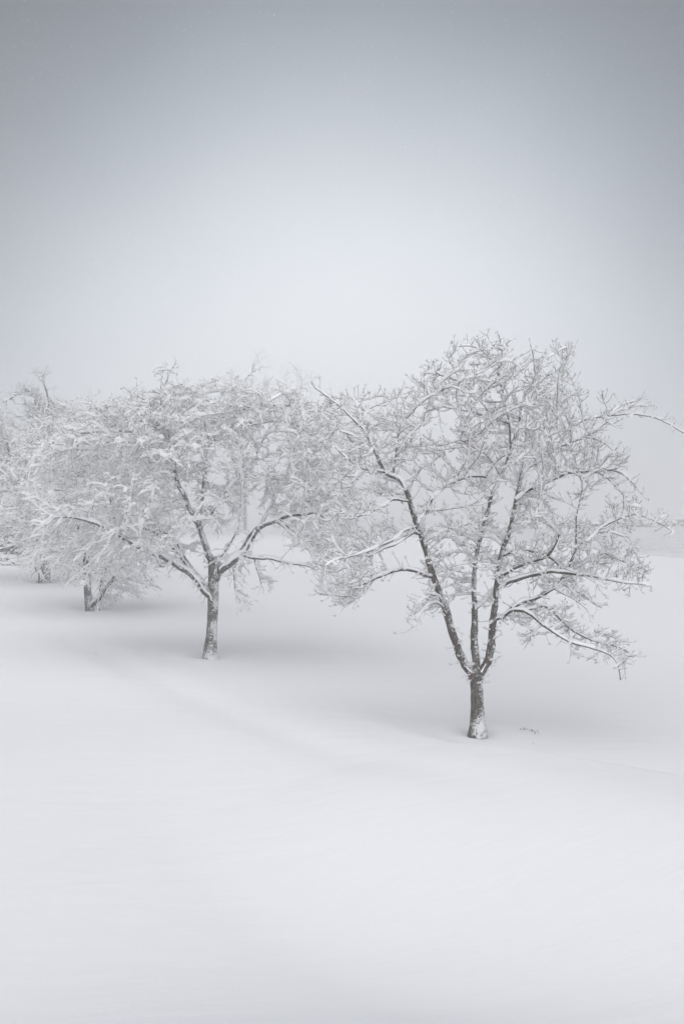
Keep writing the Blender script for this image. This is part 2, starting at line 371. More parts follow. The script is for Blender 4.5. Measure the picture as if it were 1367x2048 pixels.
def build_tree(name, label, kw):
    """a tree from traced limbs, a crown volume, twig habit and its snow load"""
    Y = kw['Y']; bx, by = kw['base']; zf = kw['foot']; org = np.array([bx, by, zf])
    mpp = Y/FPX
    root = bpy.data.objects.new(name, None); C.objects.link(root); root.location = org; root.empty_display_size = 0.3
    root['label'] = label; root['category'] = 'tree'
    if kw.get('group'): root['group'] = kw['group']
    bark, twm = kw['bark'], kw['twig']
    r2 = kw['rng']
    # --- trunk
    tp = [np.array([*at(px, py, Y+dy)]) for px, py, w, dy in kw['trunk']]
    tr = [w*mpp/2 for _, _, w, _ in kw['trunk']]
    tp[0] = np.array([bx, by, zf-0.12])
    P, Rr = resample(tp, tr, 0.05)
    S = 18
    V, Q = tubes(P[None], Rr[None], S)
    nrm_ = V-np.repeat(P, S, axis=0); ph = r2.uniform(0, 6, 6)
    dsp = (np.sin(V[:, 2]*9+ph[0]+V[:, 0]*14)*0.35+np.sin(V[:, 2]*23+ph[1]+V[:, 1]*31)*0.25+np.sin(V[:, 0]*60+V[:, 1]*55+ph[2])*0.3)*0.08
    V = V+nrm_*dsp[:, None]
    link('trunk', local(mesh_np('trunk', V, Q, bark), org), root)
    # --- limbs
    strands = [(P, Rr)]           # everything a limb can spring from
    seeds = [P[int(len(P)*0.75):]]
    limbs = []
    for spec in kw['limbs']:
        w0, w1, dyend, pts = spec
        a = at(pts[0][0], pts[0][1], Y)
        # the parent node whose picture is nearest to the limb's first point
        best = None
        for SP, SR in strands:
            px = SP[:, 0]/SP[:, 1]*FPX+683.5; py = 1024-SP[:, 2]/SP[:, 1]*FPX
            d = np.hypot(px-pts[0][0], py-pts[0][1]); i = d.argmin()
            if best is None or d[i] < best[0]-1.5: best = (d[i], SP[i], SR[i])
        y0 = best[1][1]
        L = np.concatenate([[0], np.cumsum([math.hypot(pts[i+1][0]-pts[i][0], pts[i+1][1]-pts[i][1]) for i in range(len(pts)-1)])]); L = L/L[-1]
        tp = [at(p[0], p[1], y0+dyend*l**1.2) for p, l in zip(pts, L)]
        tp[0] = best[1] if best[0] < 12 else tp[0]
        rr = [(w1+(w0-w1)*(1-l)**(1.5 if w1 <= 3 else 1.0))*mpp/2 for l in L]
        Pl, Rl = resample(tp, rr, 0.07)
        k = len(Pl); wig = r2.normal(0, 1, (k, 3)); wig = np.cumsum(wig, 0); wig -= np.linspace(0, 1, k)[:, None]*wig[-1]
        Pl = Pl + wig*0.004*min(1, 8/np.sqrt(k))
        strands.append((Pl, Rl)); seeds.append(Pl[1:]); limbs.append((Pl, Rl))
    for Pl, Rl in limbs:
        S = 8 if Rl[0] > 0.02 else 6
        V, Q = tubes(Pl[None], Rl[None]*(1+0.06*r2.normal(0, 1, (1, len(Rl)))), S)
        lo = link('limb', local(mesh_np('limb', V, Q, bark if Rl[0] > 0.018 else twm), org), root)
        Hh = kw['limb_snow']*(0.75+0.4*np.minimum(1, Rl/0.03))*np.clip(1+0.45*smooth_noise(r2, len(Rl), 4), 0.15, 2)
        Hh = Hh*np.where(np.arange(len(Rl)) < 1, 0.5, 1); Hh[-1] = 0.002
        V, Q = snow_tubes(Pl[None], Rl[None]*0.95, Hh[None], 8, 0.12, True)
        link('snow_ridge', local(mesh_np('snow_ridge', V, Q, M_LIMBSNOW), org), lo)
    # --- crown volume
    att = []
    for dens, thick, poly in kw['lobes']:
        pl = np.array(poly, float); x0, y0 = pl.min(0); x1, y1 = pl.max(0)
        area = (x1-x0)*(y1-y0)*mpp**2
        n = int(dens*area*thick*2)
        x = r2.uniform(x0, x1, n); y = r2.uniform(y0, y1, n); u = r2.uniform(-1, 1, n)
        ok = in_poly(x, y, pl)
        cx, cy = pl.mean(0); rx = (x1-x0)/2; ry = (y1-y0)/2
        q = 1-np.clip(((x-cx)/rx)**2*0.6+((y-cy)/ry)**2*0.6, 0, 0.92)
        zdep = u*thick*np.sqrt(q)
        p = np.stack([(x-683.5)*mpp, Y+zdep+kw.get('lobe_dy', 0), (1024-y)*mpp], 1)[ok]
        att.append(p)
    att = np.vstack(att)
    for h in kw.get('holes', []):
        px = att[:, 0]/att[:, 1]*FPX+683.5; py = 1024-att[:, 2]/att[:, 1]*FPX
        att = att[~in_poly(px, py, h)]
    nzv = np.zeros(len(att))
    for q in range(8):
        kv = unit(r2.normal(0, 1, 3)*np.array([1, 1, 1.5]))*r2.uniform(2*np.pi/1.6, 2*np.pi/0.7)*14/Y**1.0*(Y/14)**0.5; nzv += np.sin(att@kv+r2.uniform(0, 6.3))
    att = att[nzv > kw.get('clump', -1.6)]
    for h, kp_ in kw.get('thin', []):
        px = att[:, 0]/att[:, 1]*FPX+683.5; py = 1024-att[:, 2]/att[:, 1]*FPX
        att = att[~in_poly(px, py, h) | (r2.random(len(att)) < kp_)]
    seed = np.vstack(seeds)
    allp, parent = space_colonise(seed, att, kw['step'], kw['infl'], kw['kill'], np.array(kw['trop']), ctr=at(*kw['heart'], Y), radial=kw.get('radial', 0.5))
    ns = len(seed); n = len(allp)
    # pipe-model radii
    w = np.zeros(n); kidc = np.zeros(n, int)
    for i in range(n-1, ns-1, -1):
        if kidc[i] == 0: w[i] = 1
        p = parent[i]
        w[p] += w[i]; kidc[p] += 1
    rad = kw['tip_r']*np.power(np.maximum(w, 1), kw.get('pipe', 0.43))
    rad = np.minimum(rad, kw.get('max_r', 0.03))
    # strands
    kids = [[] for _ in range(n)]
    for i in range(ns, n): kids[parent[i]].append(i)
    starts = [(parent[i], i) for s_ in range(ns) for i in kids[s_]]
    big, small = [], []
    while starts:
        p, i = starts.pop(); ch = [p, i]
        while kids[i]:
            k = sorted(kids[i], key=lambda q: -w[q]); 
            for o in k[1:]: starts.append((i, o))
            i = k[0]; ch.append(i)
        ch = np.array(ch)
        Pp = allp[ch].copy(); Pp[1:-1] = 0.5*Pp[1:-1]+0.25*(Pp[:-2]+Pp[2:])
        Rp = rad[ch].copy(); Rp[0] = Rp[1]
        (big if len(ch) > kw['branch_min'] else small).append((Pp, Rp))
    big.sort(key=lambda q: -len(q[0])); small += big[kw['n_branch']:]; big = big[:kw['n_branch']]
    hs = kw['twig_snow']
    for Pp, Rp in big:
        V, Q = tubes(Pp[None], Rp[None], 5)
        o = link('branch', local(mesh_np('branch', V, Q, twm), org), root)
        Hh = hs*1.15*np.clip(1+0.6*smooth_noise(r2, len(Rp), 2), 0.0, 2.2); Hh[-1] = 0.001
        V, Q = snow_tubes(Pp[None], Rp[None], Hh[None], 6, 0.2)
        link('snow_ridge', local(mesh_np('snow_ridge', V, Q, M_TWIGSNOW), org), o)
    TV, TQ, SV, SQ = [], [], [], []
    def add(store_v, store_q, V, Q):
        off = sum(len(v) for v in store_v); store_v.append(V); store_q.append(Q+off)
    bylen = {}
    for Pp, Rp in small: bylen.setdefault(len(Rp), []).append((Pp, Rp))
    for k, l in bylen.items():
        P_ = np.stack([a for a, _ in l]); R_ = np.stack([b for _, b in l])
        add(TV, TQ, *tubes(P_, R_, 4))
        Hh = hs*np.clip(1+0.55*r2.normal(0, 1, R_.shape), 0.0, 2.4); Hh[:, -1] = 0.001
        add(SV, SQ, *snow_tubes(P_, R_, Hh, 6, 0.2))
    # --- twigs: shoots off every fine node
    fine = np.where((np.arange(n) >= ns) & (rad < kw['fine_r']))[0]
    tips = fine[kidc[fine] == 0]
    d0 = unit(allp[fine]-allp[parent[fine]])
    rep = kw['shoots']
    limbnodes = np.where(np.arange(n) < ns)[0]; limbnodes = np.repeat(limbnodes, 3)[r2.random(len(limbnodes)*3) < kw.get('limb_shoots', 0.25)/3]
    base = np.repeat(allp[fine], rep, 0); dd = np.repeat(d0, rep, 0)
    base += dd*r2.uniform(-0.5, 0.5, (len(base), 1))*kw['step']
    base = np.vstack([base, allp[tips], allp[tips], allp[tips], allp[limbnodes]])
    td = unit(allp[tips]-allp[parent[tips]])
    dd = np.vstack([dd, td, td, td, unit(r2.normal(0, 1, (len(limbnodes), 3)))])
    m = len(base)
    dd = unit(dd + 0.55*unit(base-at(*kw['heart'], Y)))
    rv = unit(np.cross(dd, r2.normal(0, 1, (m, 3)))); ang = r2.uniform(0.45, 1.15, (m, 1)); ang[len(fine)*rep:] *= 0.6
    d1 = unit(dd*np.cos(ang)+rv*np.sin(ang)); d1 = unit(d1*np.array([1, 1, kw['zsq']]))
    L = r2.uniform(*kw['shoot_len'], (m, 1))*np.where(r2.random((m, 1)) < 0.15, 1.5, 1)
    bend = np.array([0, 0, kw['bend']])
    K = kw['shoot_nodes']
    pl = [base]; dcur = d1
    for q in range(K-1):
        pl.append(pl[-1]+dcur*L/(K-1)); dcur = unit(dcur+bend*(1.0/(K-1))*2+r2.normal(0, 0.14, (m, 3)))
    P_ = np.stack(pl, 1)
    R_ = np.tile(np.linspace(kw['tip_r']*0.95, kw['tip_r']*0.62, K), (m, 1))
    add(TV, TQ, *tubes(P_, R_, 3))
    Hh = hs*0.85*np.clip(1+0.5*r2.normal(0, 1, R_.shape), 0.0, 2.2); Hh[:, -1] *= 0.25
    keep = r2.random(m) < kw['laden']
    add(SV, SQ, *snow_tubes(P_[keep], R_[keep], Hh[keep], 5, 0.2))
    # side spurs: paired, at the middle and the end of each shoot
    for node, cnt in kw['spurs']:
        src = P_[:, node]; dr = unit(P_[:, node]-P_[:, node-1])
        side = unit(np.cross(dr, r2.normal(0, 1, (m, 3))))
        for sgn in ([1, -1] if cnt == 2 else [1, -1, 0]):
            sel = r2.random(m) < 0.85
            dq = unit(dr[sel]*0.8+sgn*side[sel]*0.75+bend*0.6)
            l2 = r2.uniform(*kw['spur_len'], (sel.sum(), 1))
            A = src[sel]; B = A+dq*l2*0.5; D = B+unit(dq+bend*0.8)*l2*0.5
            Pq = np.stack([A, B, D], 1); Rq = np.tile([kw['tip_r']*0.7, kw['tip_r']*0.55, kw['tip_r']*0.6], (len(A), 1))
            add(TV, TQ, *tubes(Pq, Rq, 3))
            kp = r2.random(len(A)) < kw.get('spur_laden', 0.6)
            Hq = hs*0.6*np.clip(1+0.5*r2.normal(0, 1, Rq.shape), 0, 2); Hq[:, -1] *= 0.2
            add(SV, SQ, *snow_tubes(Pq[kp], Rq[kp], Hq[kp], 4, 0.2))
    tv = np.vstack(TV); tq = np.vstack(TQ); sv = np.vstack(SV); sq = np.vstack(SQ)
    link('twigs', local(mesh_np('twigs', tv, tq, twm), org), root, 'stuff')
    link('twig_snow', local(mesh_np('twig_snow', sv, sq, M_TWIGSNOW), org), root, 'stuff')
    print(name, 'nodes', n-ns, 'big', len(big), 'shoots', m, 'tris', 2*(len(tq)+len(sq)))
    return root

def smooth_noise(r, k, w):
    v = r.normal(0, 1, k+2*w); c = np.ones(w)/w
    v = np.convolve(v, c, 'same')[w:w+k]*math.sqrt(w)
    return v

# ---- tree nearest the camera: a three-stemmed dogwood
T1_trunk = [(955, 1470, 44, 0), (955, 1458, 36, 0), (954, 1442, 30, 0), (953, 1410, 26, 0), (953, 1385, 25, 0), (952, 1365, 26, 0), (951, 1352, 29, 0), (951, 1341, 26, 0), (951, 1334, 15, 0)]
T1_limbs = [
 # left leader
 (18, 10, -0.35, [(949,1352),(936,1338),(926,1320),(917,1302),(904,1261),(893,1225),(878,1182),(859,1123),(850,1097),(838,1062),(831,1045)]),
 (12, 2, -0.5, [(831,1045),(826,1025),(819,1004),(808,975),(796,958),(787,954),(771,945),(758,920),(746,896),(735,875),(723,855),(706,838),(688,820),(658,796),(640,783),(629,776)]),
 (17, 12, 0.15, [(951,1345),(950,1305),(948,1261),(948,1217)]),
 (17, 10, 0.1, [(953,1352),(963,1343),(972,1328),(977,1313),(982,1287),(986,1240),(989,1211),(992,1179),(997,1141),(1002,1112),(1005,1098)]),
 (10, 6, 0.3, [(1005,1098),(1011,1080),(1016,1062),(1023,1025),(1032,989),(1041,949)]),
 (6, 4, 0.4, [(1041,949),(1046,930),(1048,912),(1054,870)]),
 # middle stem goes on up behind the right one
 (10, 6, 0.6, [(948,1217),(947,1150),(955,1090),(965,1050),(975,1020),(985,985),(1000,955),(1011,931)]),
 (10, 8, 0.3, [(948,1222),(966,1202),(980,1187),(994,1170),(1010,1140),(1030,1120)]),
 (6, 4, 0.4, [(1011,931),(1020,900),(1032,860),(1043,838),(1057,821),(1081,802),(1095,790)]),
 (5, 2, 0.2, [(1020,900),(1019,845),(1014,821),(1008,790),(996,741),(1002,711),(999,690),(996,668)]),
 (2.4, 1.6, 0.1, [(1000,700),(985,690),(972,671)]), (2.2, 1.6, 0.1, [(1001,698),(1010,688),(1018,684)]),
 (5, 2, 0.5, [(1041,845),(1048,800),(1060,775),(1070,757),(1068,725),(1064,705),(1060,690)]),
 (3.5, 1.8, 0.3, [(1070,757),(1084,735),(1096,717),(1118,700),(1139,696)]),
 (4, 2, 0.3, [(1072,839),(1089,827),(1102,805),(1112,790),(1120,770)]),
 (4, 2.2, -0.6, [(1000,955),(985,925),(966,905),(945,895),(920,880)]),
 (4.5, 2, -0.4, [(1019,845),(990,838),(963,831),(940,823),(916,820)]),
 (4.5, 1.8, -0.3, [(1016,850),(985,830),(966,811),(945,785),(922,761),(905,735),(893,708)]),
 (3.5, 1.6, 0.3, [(1003,800),(970,805),(936,796),(910,790),(880,788),(834,796)]),
 (3.5, 1.6, -0.2, [(922,761),(890,755),(860,745),(830,767)]),
 (4, 1.6, 0.2, [(1005,770),(992,740),(980,717),(965,700),(951,680)]),
 (3, 1.5, 0.2, [(980,717),(960,698),(940,692),(915,694)]),
 # left crown
 (10, 4, 0.5, [(831,1045),(840,1038),(849,1022),(863,995),(887,975),(916,960),(936,953),(972,954)]),
 (5, 2, -0.2, [(787,954),(787,931),(793,896),(802,849),(812,837)]),
 (4, 2, 0.3, [(789,922),(795,902),(811,875),(831,855),(845,843)]),
 (6, 3, -0.5, [(820,1008),(805,1000),(784,998),(764,1013),(726,1029),(700,1038)]),
 (6, 2.5, -0.8, [(833,1052),(825,1055),(802,1065),(781,1083),(755,1095),(729,1106),(700,1114),(673,1121),(650,1132)]),
 (7, 3, -0.3, [(840,1066),(830,1066),(816,1071),(787,1089),(758,1100),(735,1115)]),
 (8, 3.5, 0.2, [(866,1158),(850,1150),(837,1144),(811,1138),(787,1141),(764,1151),(746,1157),(725,1168),(700,1175)]),
 (4, 1.8, 0.1, [(746,1157),(742,1170),(728,1190),(711,1199),(682,1220)]),
 (3.5, 1.8, 0.3, [(725,1168),(705,1190),(688,1193),(660,1190),(634,1186)]),
 (4, 2, -0.3, [(746,1100),(745,1120),(747,1135),(756,1146)]),
 (5, 2, -0.4, [(771,945),(750,943),(730,940),(705,925),(685,910),(670,895)]),
 (4, 2, 0.5, [(746,896),(720,880),(700,870),(678,862)]),
 (4, 1.8, -0.7, [(889,1213),(875,1207),(858,1212),(842,1225),(826,1255)]),
 (4, 1.8, -1.0, [(886,1203),(870,1190),(850,1190),(835,1210)]),
 (4, 2, 0.5, [(723,855),(722,830),(712,805),(703,798)]), (3, 1.6, 0.1, [(720,845),(730,828),(738,818)]),
 # right arms
 (7, 5, 0.2, [(1034,975),(1048,940),(1075,922),(1099,906),(1115,890),(1130,868),(1145,851)]),
 (5, 1.8, 0.2, [(1145,851),(1170,839),(1194,833),(1231,828),(1255,827),(1286,830),(1316,836),(1347,854),(1366,866)]),
 (3, 1.6, 0.1, [(1210,830),(1235,815),(1255,806),(1270,803)]),
 (3.6, 1.6, -0.3, [(1110,896),(1140,885),(1170,874),(1195,858),(1215,842)]), (3, 1.6, -0.2, [(1170,874),(1190,878),(1205,885),(1220,897),(1232,911)]),
 (8, 4, -0.2, [(1030,1000),(1050,982),(1072,970),(1102,958),(1127,947),(1163,943),(1194,943)]),
 (4, 1.8, 0.1, [(1194,943),(1225,940),(1246,949),(1265,968),(1283,989)]),
 (3, 1.6, -0.2, [(1160,943),(1170,960),(1178,978)]),
 (3.4, 1.6, 0.3, [(1194,943),(1215,958),(1232,975),(1245,990)]),
 (8, 5, -0.3, [(989,1245),(1002,1235),(1020,1220),(1043,1206),(1078,1194),(1112,1172),(1130,1145),(1148,1108),(1170,1083)]),
 (5, 1.8, -0.3, [(1170,1083),(1191,1065),(1210,1050),(1231,1040),(1255,1030),(1279,1031),(1316,1047),(1343,1062)]),
 (4, 2, -0.1, [(1150,1105),(1150,1077),(1150,1031),(1158,1000),(1163,979)]),
 (3, 1.6, 0, [(1191,1065),(1210,1062),(1235,1068),(1255,1074)]),
 (9, 4.5, 0.2, [(1006,1106),(1030,1100),(1057,1101),(1081,1108),(1105,1120),(1120,1135),(1130,1150)]),
 (8, 5, -0.5, [(994,1165),(1009,1148),(1037,1131),(1064,1120),(1090,1112),(1110,1090),(1117,1070)]),
 (9, 6, -0.4, [(993,1178),(1013,1165),(1037,1158),(1071,1150),(1098,1144),(1130,1146),(1165,1150)]),
 (5, 2, -0.3, [(1165,1150),(1207,1158),(1242,1165),(1275,1168),(1300,1172)]),
 (4, 2, 0.3, [(1125,1148),(1150,1135),(1180,1118),(1205,1105)]), (3.4, 1.6, 0.2, [(1205,1105),(1235,1118),(1265,1130),(1290,1140)]),
 (4, 1.8, -0.2, [(1120,1168),(1145,1180),(1170,1190),(1185,1205),(1203,1216)]),
 (3, 1.6, -0.2, [(1110,1180),(1130,1190),(1150,1200),(1172,1218)]),
 (8, 4.5, -0.8, [(1004,1234),(1020,1222),(1037,1220),(1054,1226),(1071,1240),(1091,1255),(1115,1271),(1139,1284)]),
 (4.5, 2, -0.2, [(1139,1284),(1173,1295),(1207,1305),(1228,1319),(1236,1340),(1239,1360)]),
 (6, 2.5, 0.2, [(1050,1224),(1070,1215),(1091,1213),(1119,1237),(1146,1261),(1187,1281),(1220,1290),(1242,1297),(1263,1309)]),
 (3.4, 1.7, 0.3, [(1187,1281),(1205,1268),(1225,1275),(1245,1283)]),
]
T1_lobes = [
 (60, 1.3, [(825,775),(850,748),(880,738),(895,722),(908,745),(930,768),(948,735),(938,708),(960,690),(978,712),(992,730),(1012,725),(1030,752),(1046,765),(1058,718),(1074,716),(1082,745),(1104,708),(1126,703),(1116,755),(1145,800),(1140,850),(1115,930),(1105,1010),(1115,1080),(1080,1140),(1040,1185),(990,1190),(950,1195),(900,1195),(875,1160),(880,1060),(900,1000),(915,900),(880,850),(840,805)]),
 (66, 1.15, [(650,800),(700,810),(745,815),(790,800),(835,805),(870,850),(920,880),(935,925),(900,945),(830,975),(805,1010),(800,1060),(760,1100),(740,1150),(735,1190),(690,1205),(645,1195),(690,1150),(660,1130),(665,1050),(690,960),(665,900)]),
 (60, 0.8, [(838,1075),(890,1060),(905,1190),(865,1202)]),
 (60, 0.3, [(1150,860),(1160,800),(1200,795),(1262,808),(1325,832),(1362,864),(1300,845),(1230,840),(1170,850)]),
 (110, 0.45, [(1150,880),(1180,862),(1215,845),(1225,880),(1230,908),(1190,890)]),
 (90, 0.75, [(1070,960),(1090,890),(1130,870),(1190,900),(1240,930),(1280,985),(1240,985),(1200,985),(1150,955),(1110,985)]),
 (85, 0.75, [(1110,1060),(1140,990),(1165,980),(1190,1035),(1230,995),(1280,1010),(1338,1055),(1250,1060),(1200,1080),(1150,1110)]),
 (85, 0.9, [(1030,1120),(1100,1090),(1150,1075),(1240,1095),(1298,1145),(1298,1172),(1240,1172),(1180,1160),(1195,1205),(1130,1185),(1060,1170)]),
 (95, 0.65, [(1000,1240),(1020,1200),(1090,1200),(1150,1240),(1230,1280),(1262,1305),(1240,1350),(1220,1325),(1140,1305),(1080,1280),(1050,1262)]),
 (120, 0.4, [(825,1250),(840,1205),(880,1180),(900,1215),(870,1232),(850,1240)]),
 (90, 0.5, [(634,1190),(700,1165),(752,1160),(745,1190),(690,1215),(660,1215)]),
]
T1_holes = [
 [(862,1008),(880,985),(925,962),(962,970),(930,1000),(900,1030),(885,1060),(850,1040)],
 [(765,1108),(800,1085),(838,1085),(852,1115),(860,1142),(810,1132),(775,1138)],
 [(870,838),(900,820),(925,825),(955,838),(935,852),(900,858)],
 [(1090,845),(1125,838),(1142,852),(1115,876),(1092,876)],
 [(1040,1075),(1065,1060),(1095,1062),(1112,1085),(1095,1098),(1055,1096)],
 [(1085,962),(1130,962),(1150,975),(1135,1010),(1110,1020),(1090,990)],
 [(870,1205),(945,1215),(940,1335),(915,1290)], [(952,1225),(986,1205),(980,1300),(955,1330)],
]

T1_thin = [([(975,1200),(1035,1200),(1065,880),(1010,880),(990,1000)], 0.4), ([(775,940),(850,1060),(830,1080),(780,1000)], 0.4)]
# ---- second tree: a broad, arching cherry
T2_trunk = [(421, 1322, 38, 0), (421, 1310, 30, 0), (422, 1280, 23, 0), (425, 1240, 21, 0), (426, 1195, 22, 0), (427, 1160, 21, 0), (427, 1130, 21, 0), (427, 1115, 15, 0)]
T2_limbs = [
 (18, 9, -0.9, [(420,1196),(408,1178),(401,1167),(379,1144),(366,1137),(331,1116),(293,1101),(264,1087),(234,1066)]),
 (8, 3, -0.6, [(234,1066),(211,1055),(182,1044),(147,1036),(117,1036),(90,1050)]),
 (12, 4, 0.4, [(392,1158),(378,1131),(352,1101),(322,1072),(300,1060),(278,1056),(234,1052),(205,1058)]),
 (8, 3, 0.8, [(375,1125),(362,1095),(346,1072),(316,1057),(278,1049),(249,1037),(220,1037)]),
 (5, 2, -0.6, [(352,1130),(340,1128),(322,1132),(312,1112),(290,1103)]),
 (14, 7, -0.3, [(426,1135),(417,1110),(407,1075),(394,1043),(379,1017),(366,986),(356,967),(349,934)]),
 (6, 2.5, -0.6, [(349,934),(330,910),(308,899),(293,882),(272,885),(243,882),(205,886),(180,900)]),
 (5, 2.2, 0.4, [(308,899),(280,870),(250,862),(202,863),(147,870),(117,882),(88,897),(60,925)]),
 (5, 2.2, 0.3, [(349,934),(343,900),(338,870),(341,829),(322,811),(293,801),(275,791)]),
 (4.5, 2, -0.4, [(343,900),(330,870),(300,850),(265,842),(230,850),(195,870)]),
 (8, 4, 0.5, [(402,1062),(404,1049),(405,1011),(407,970),(413,922),(416,895)]),
 (5, 2, -0.4, [(416,895),(412,860),(400,825),(385,800),(370,790)]),
 (5, 2, 0.4, [(416,895),(428,870),(435,845),(445,820),(460,800)]),
 (3, 1.8, 0.1, [(441,828),(471,786),(490,760),(500,748),(512,741)]),
 (5, 2.2, -0.3, [(420,890),(426,884),(445,856),(464,833),(490,817),(528,810),(572,811),(620,821),(667,843),(690,870)]),
 (4, 2, 0.3, [(500,815),(515,808),(534,805),(566,789),(594,775)]),
 (4, 2, 0.7, [(464,833),(490,840),(515,849),(540,844),(585,848),(613,865),(640,885),(660,905)]),
 (4, 2, -0.6, [(585,848),(600,880),(610,910),(625,940)]),
 (8, 4, 0.4, [(404,1049),(413,1037),(432,1008),(448,986),(467,963),(490,948),(505,930),(515,919),(537,910)]),
 (4, 2, 0.3, [(490,950),(515,952),(540,952),(570,960),(600,965)]),
 (3, 1.8, 0, [(510,925),(515,900),(522,893)]),
 (21, 10, -0.3, [(428,1160),(436,1141),(461,1122),(486,1100),(500,1078),(512,1062),(528,1049)]),
 (10, 3, -0.4, [(528,1049),(553,1040),(579,1030),(610,1027),(629,1024),(655,1040),(675,1065)]),
 (6, 2.5, 0.5, [(553,1038),(570,1028),(585,1017),(604,1005),(626,1002),(655,1005),(680,1020)]),
 (8, 3, 0.4, [(518,1056),(528,1036),(540,1014),(553,986),(570,960),(590,940)]),
 (6, 3, -0.5, [(436,1128),(442,1116),(461,1087),(477,1052),(480,1030)]),
 (6, 2.4, -0.8, [(480,1106),(485,1108),(496,1114),(528,1117),(540,1116),(572,1124),(610,1129),(636,1140),(650,1150)]),
 (4, 2, -0.5, [(545,1045),(560,1049),(579,1068),(586,1094)]), (4, 2, -0.6, [(560,1042),(585,1059),(604,1078),(620,1105),(629,1122)]),
 (3, 1.6, -0.3, [(462,1122),(467,1144),(470,1186),(482,1202)]), (3, 1.6, -0.1, [(505,1115),(509,1119),(515,1144),(523,1172)]),
 (4, 1.6, 0.1, [(338,870),(330,840),(321,800),(322,767),(328,736)]), (2.5, 1.6, 0.1, [(321,795),(332,760),(346,734)]),
]
T2_lobes = [
 (36, 2.0, [(95,905),(150,865),(200,835),(240,805),(275,785),(330,795),(370,778),(410,775),(470,775),(520,790),(590,788),(640,810),(690,860),(705,920),(705,1000),(690,1080),(660,1130),(620,1095),(590,1060),(540,1040),(500,1000),(440,1060),(400,1060),(370,1110),(330,1080),(270,1110),(215,1120),(150,1110),(110,1080),(90,1000)]),
 (40, 1.0, [(100,1070),(240,1080),(300,1120),(240,1150),(160,1145),(110,1120)]),
 (60, 0.5, [(445,1110),(480,1115),(500,1170),(480,1205),(460,1180)]), (60, 0.4, [(500,1118),(530,1118),(535,1170),(515,1175)]),
 (60, 0.6, [(585,1060),(640,1080),(660,1150),(620,1120)]),
]
T2_holes = [
 [(488,870),(520,858),(550,862),(552,905),(510,905),(485,940),(478,900)],
 [(520,1062),(560,1055),(600,1095),(640,1125),(600,1120),(540,1108),(500,1106),(505,1080)],
 [(395,1130),(418,1130),(418,1160),(400,1160)],
]
T2_thin = [([(330,930),(420,900),(540,900),(600,980),(560,1050),(470,1140),(400,1120),(330,1060)], 0.45)]
T3_trunk = [(179, 1230, 19, 0), (179, 1222, 17.5, 0), (178, 1205, 16, 0), (176, 1185, 15, 0), (174, 1160, 15, 0), (173, 1140, 13, 0), (173, 1132, 8, 0)]
T3_limbs = [
 (10, 6, -0.6, [(180,1215),(190,1206),(205,1190),(214,1175),(222,1162),(232,1150)]),
 (5, 2, -0.7, [(232,1150),(250,1130),(275,1120),(300,1135)]), (5, 2.5, 0.2, [(205,1190),(200,1172),(208,1150),(215,1130)]),
 (9, 5, 0.3, [(173,1138),(168,1110),(160,1070),(152,1030),(150,990)]), (8, 4, -0.3, [(173,1138),(185,1100),(200,1060),(215,1020),(225,980)]),
 (7, 3, -0.6, [(172,1140),(155,1120),(135,1100),(110,1090),(85,1100),(70,1120)]),
 (4, 2, 0.2, [(150,990),(140,950),(125,910),(100,880),(70,880),(45,900)]), (4, 2, 0.3, [(150,990),(160,940),(168,880),(175,840),(180,815)]),
 (4, 2, -0.3, [(225,980),(235,930),(240,880),(230,840),(215,815)]), (4, 2, 0.2, [(225,980),(255,950),(290,950),(320,975)]),
 (3, 2, 0.3, [(145,960),(150,910),(145,860),(135,820),(118,806)]),
]
T3_lobes = [
 (24, 2.2, [(30,930),(60,890),(100,850),(130,815),(180,805),(230,800),(280,850),(320,930),(330,1050),(300,1130),(250,1155),(190,1130),(130,1140),(90,1150),(50,1120),(30,1050)]),
 (60, 0.6, [(180,1170),(215,1160),(240,1200),(200,1240),(190,1215)]), (40, 0.8, [(230,1140),(290,1130),(300,1165),(260,1190),(240,1170)]),
]
T4_trunk = [(88, 1171, 30, 0), (88, 1163, 26, 0), (90, 1145, 21, 0), (91, 1130, 18, 0), (92, 1105, 14, 0), (92, 1090, 9, 0)]
T4_limbs = [
 (10, 6, 0.2, [(92,1100),(84,1060),(70,1020),(62,980),(68,940),(80,900)]), (9, 4, 0.3, [(92,1100),(100,1060),(112,1020),(118,980),(120,940)]),
 (9, 5, -0.3, [(84,1162),(76,1140),(66,1110),(58,1080),(45,1060),(20,1052),(0,1052),(-30,1060)]),
 (6, 2.4, 0.2, [(80,900),(86,870),(84,845),(78,828),(70,800)]), (4, 2, 0.1, [(97,800),(92,780),(85,762),(68,746)]), (5, 2.2, 0, [(84,850),(97,830),(98,805),(96,795)]),
 (4, 2, 0.2, [(86,828),(78,805),(66,788),(48,783),(25,795),(8,805)]), (4, 2, 0.1, [(120,940),(135,900),(145,860),(138,835),(125,820),(110,812)]),
 (5, 2, 0.2, [(62,980),(40,940),(22,915),(12,885),(0,862),(-20,850)]), (5, 2, -0.3, [(62,980),(30,960),(0,955),(-40,975)]),
 (4, 2, 0.2, [(112,1020),(150,985),(175,960),(200,970)]),
]
T4_lobes = [
 (20, 2.4, [(-90,900),(-30,860),(30,850),(70,820),(110,815),(150,830),(190,890),(200,980),(190,1060),(130,1100),(60,1090),(0,1060),(-60,1050)]),
 (60, 0.4, [(68,745),(88,755),(105,800),(100,830),(80,820),(90,790)]), (50, 0.4, [(5,808),(30,785),(60,780),(80,810),(70,820),(50,795),(25,800)]),
 (16, 0.8, [(50,1085),(130,1090),(125,1125),(60,1130)]),
]
B1 = bark_mat('dogwood_bark', (0.020, 0.016, 0.015), (0.068, 0.055, 0.043), (0.17, 0.145, 0.115), -0.03, foot[0])
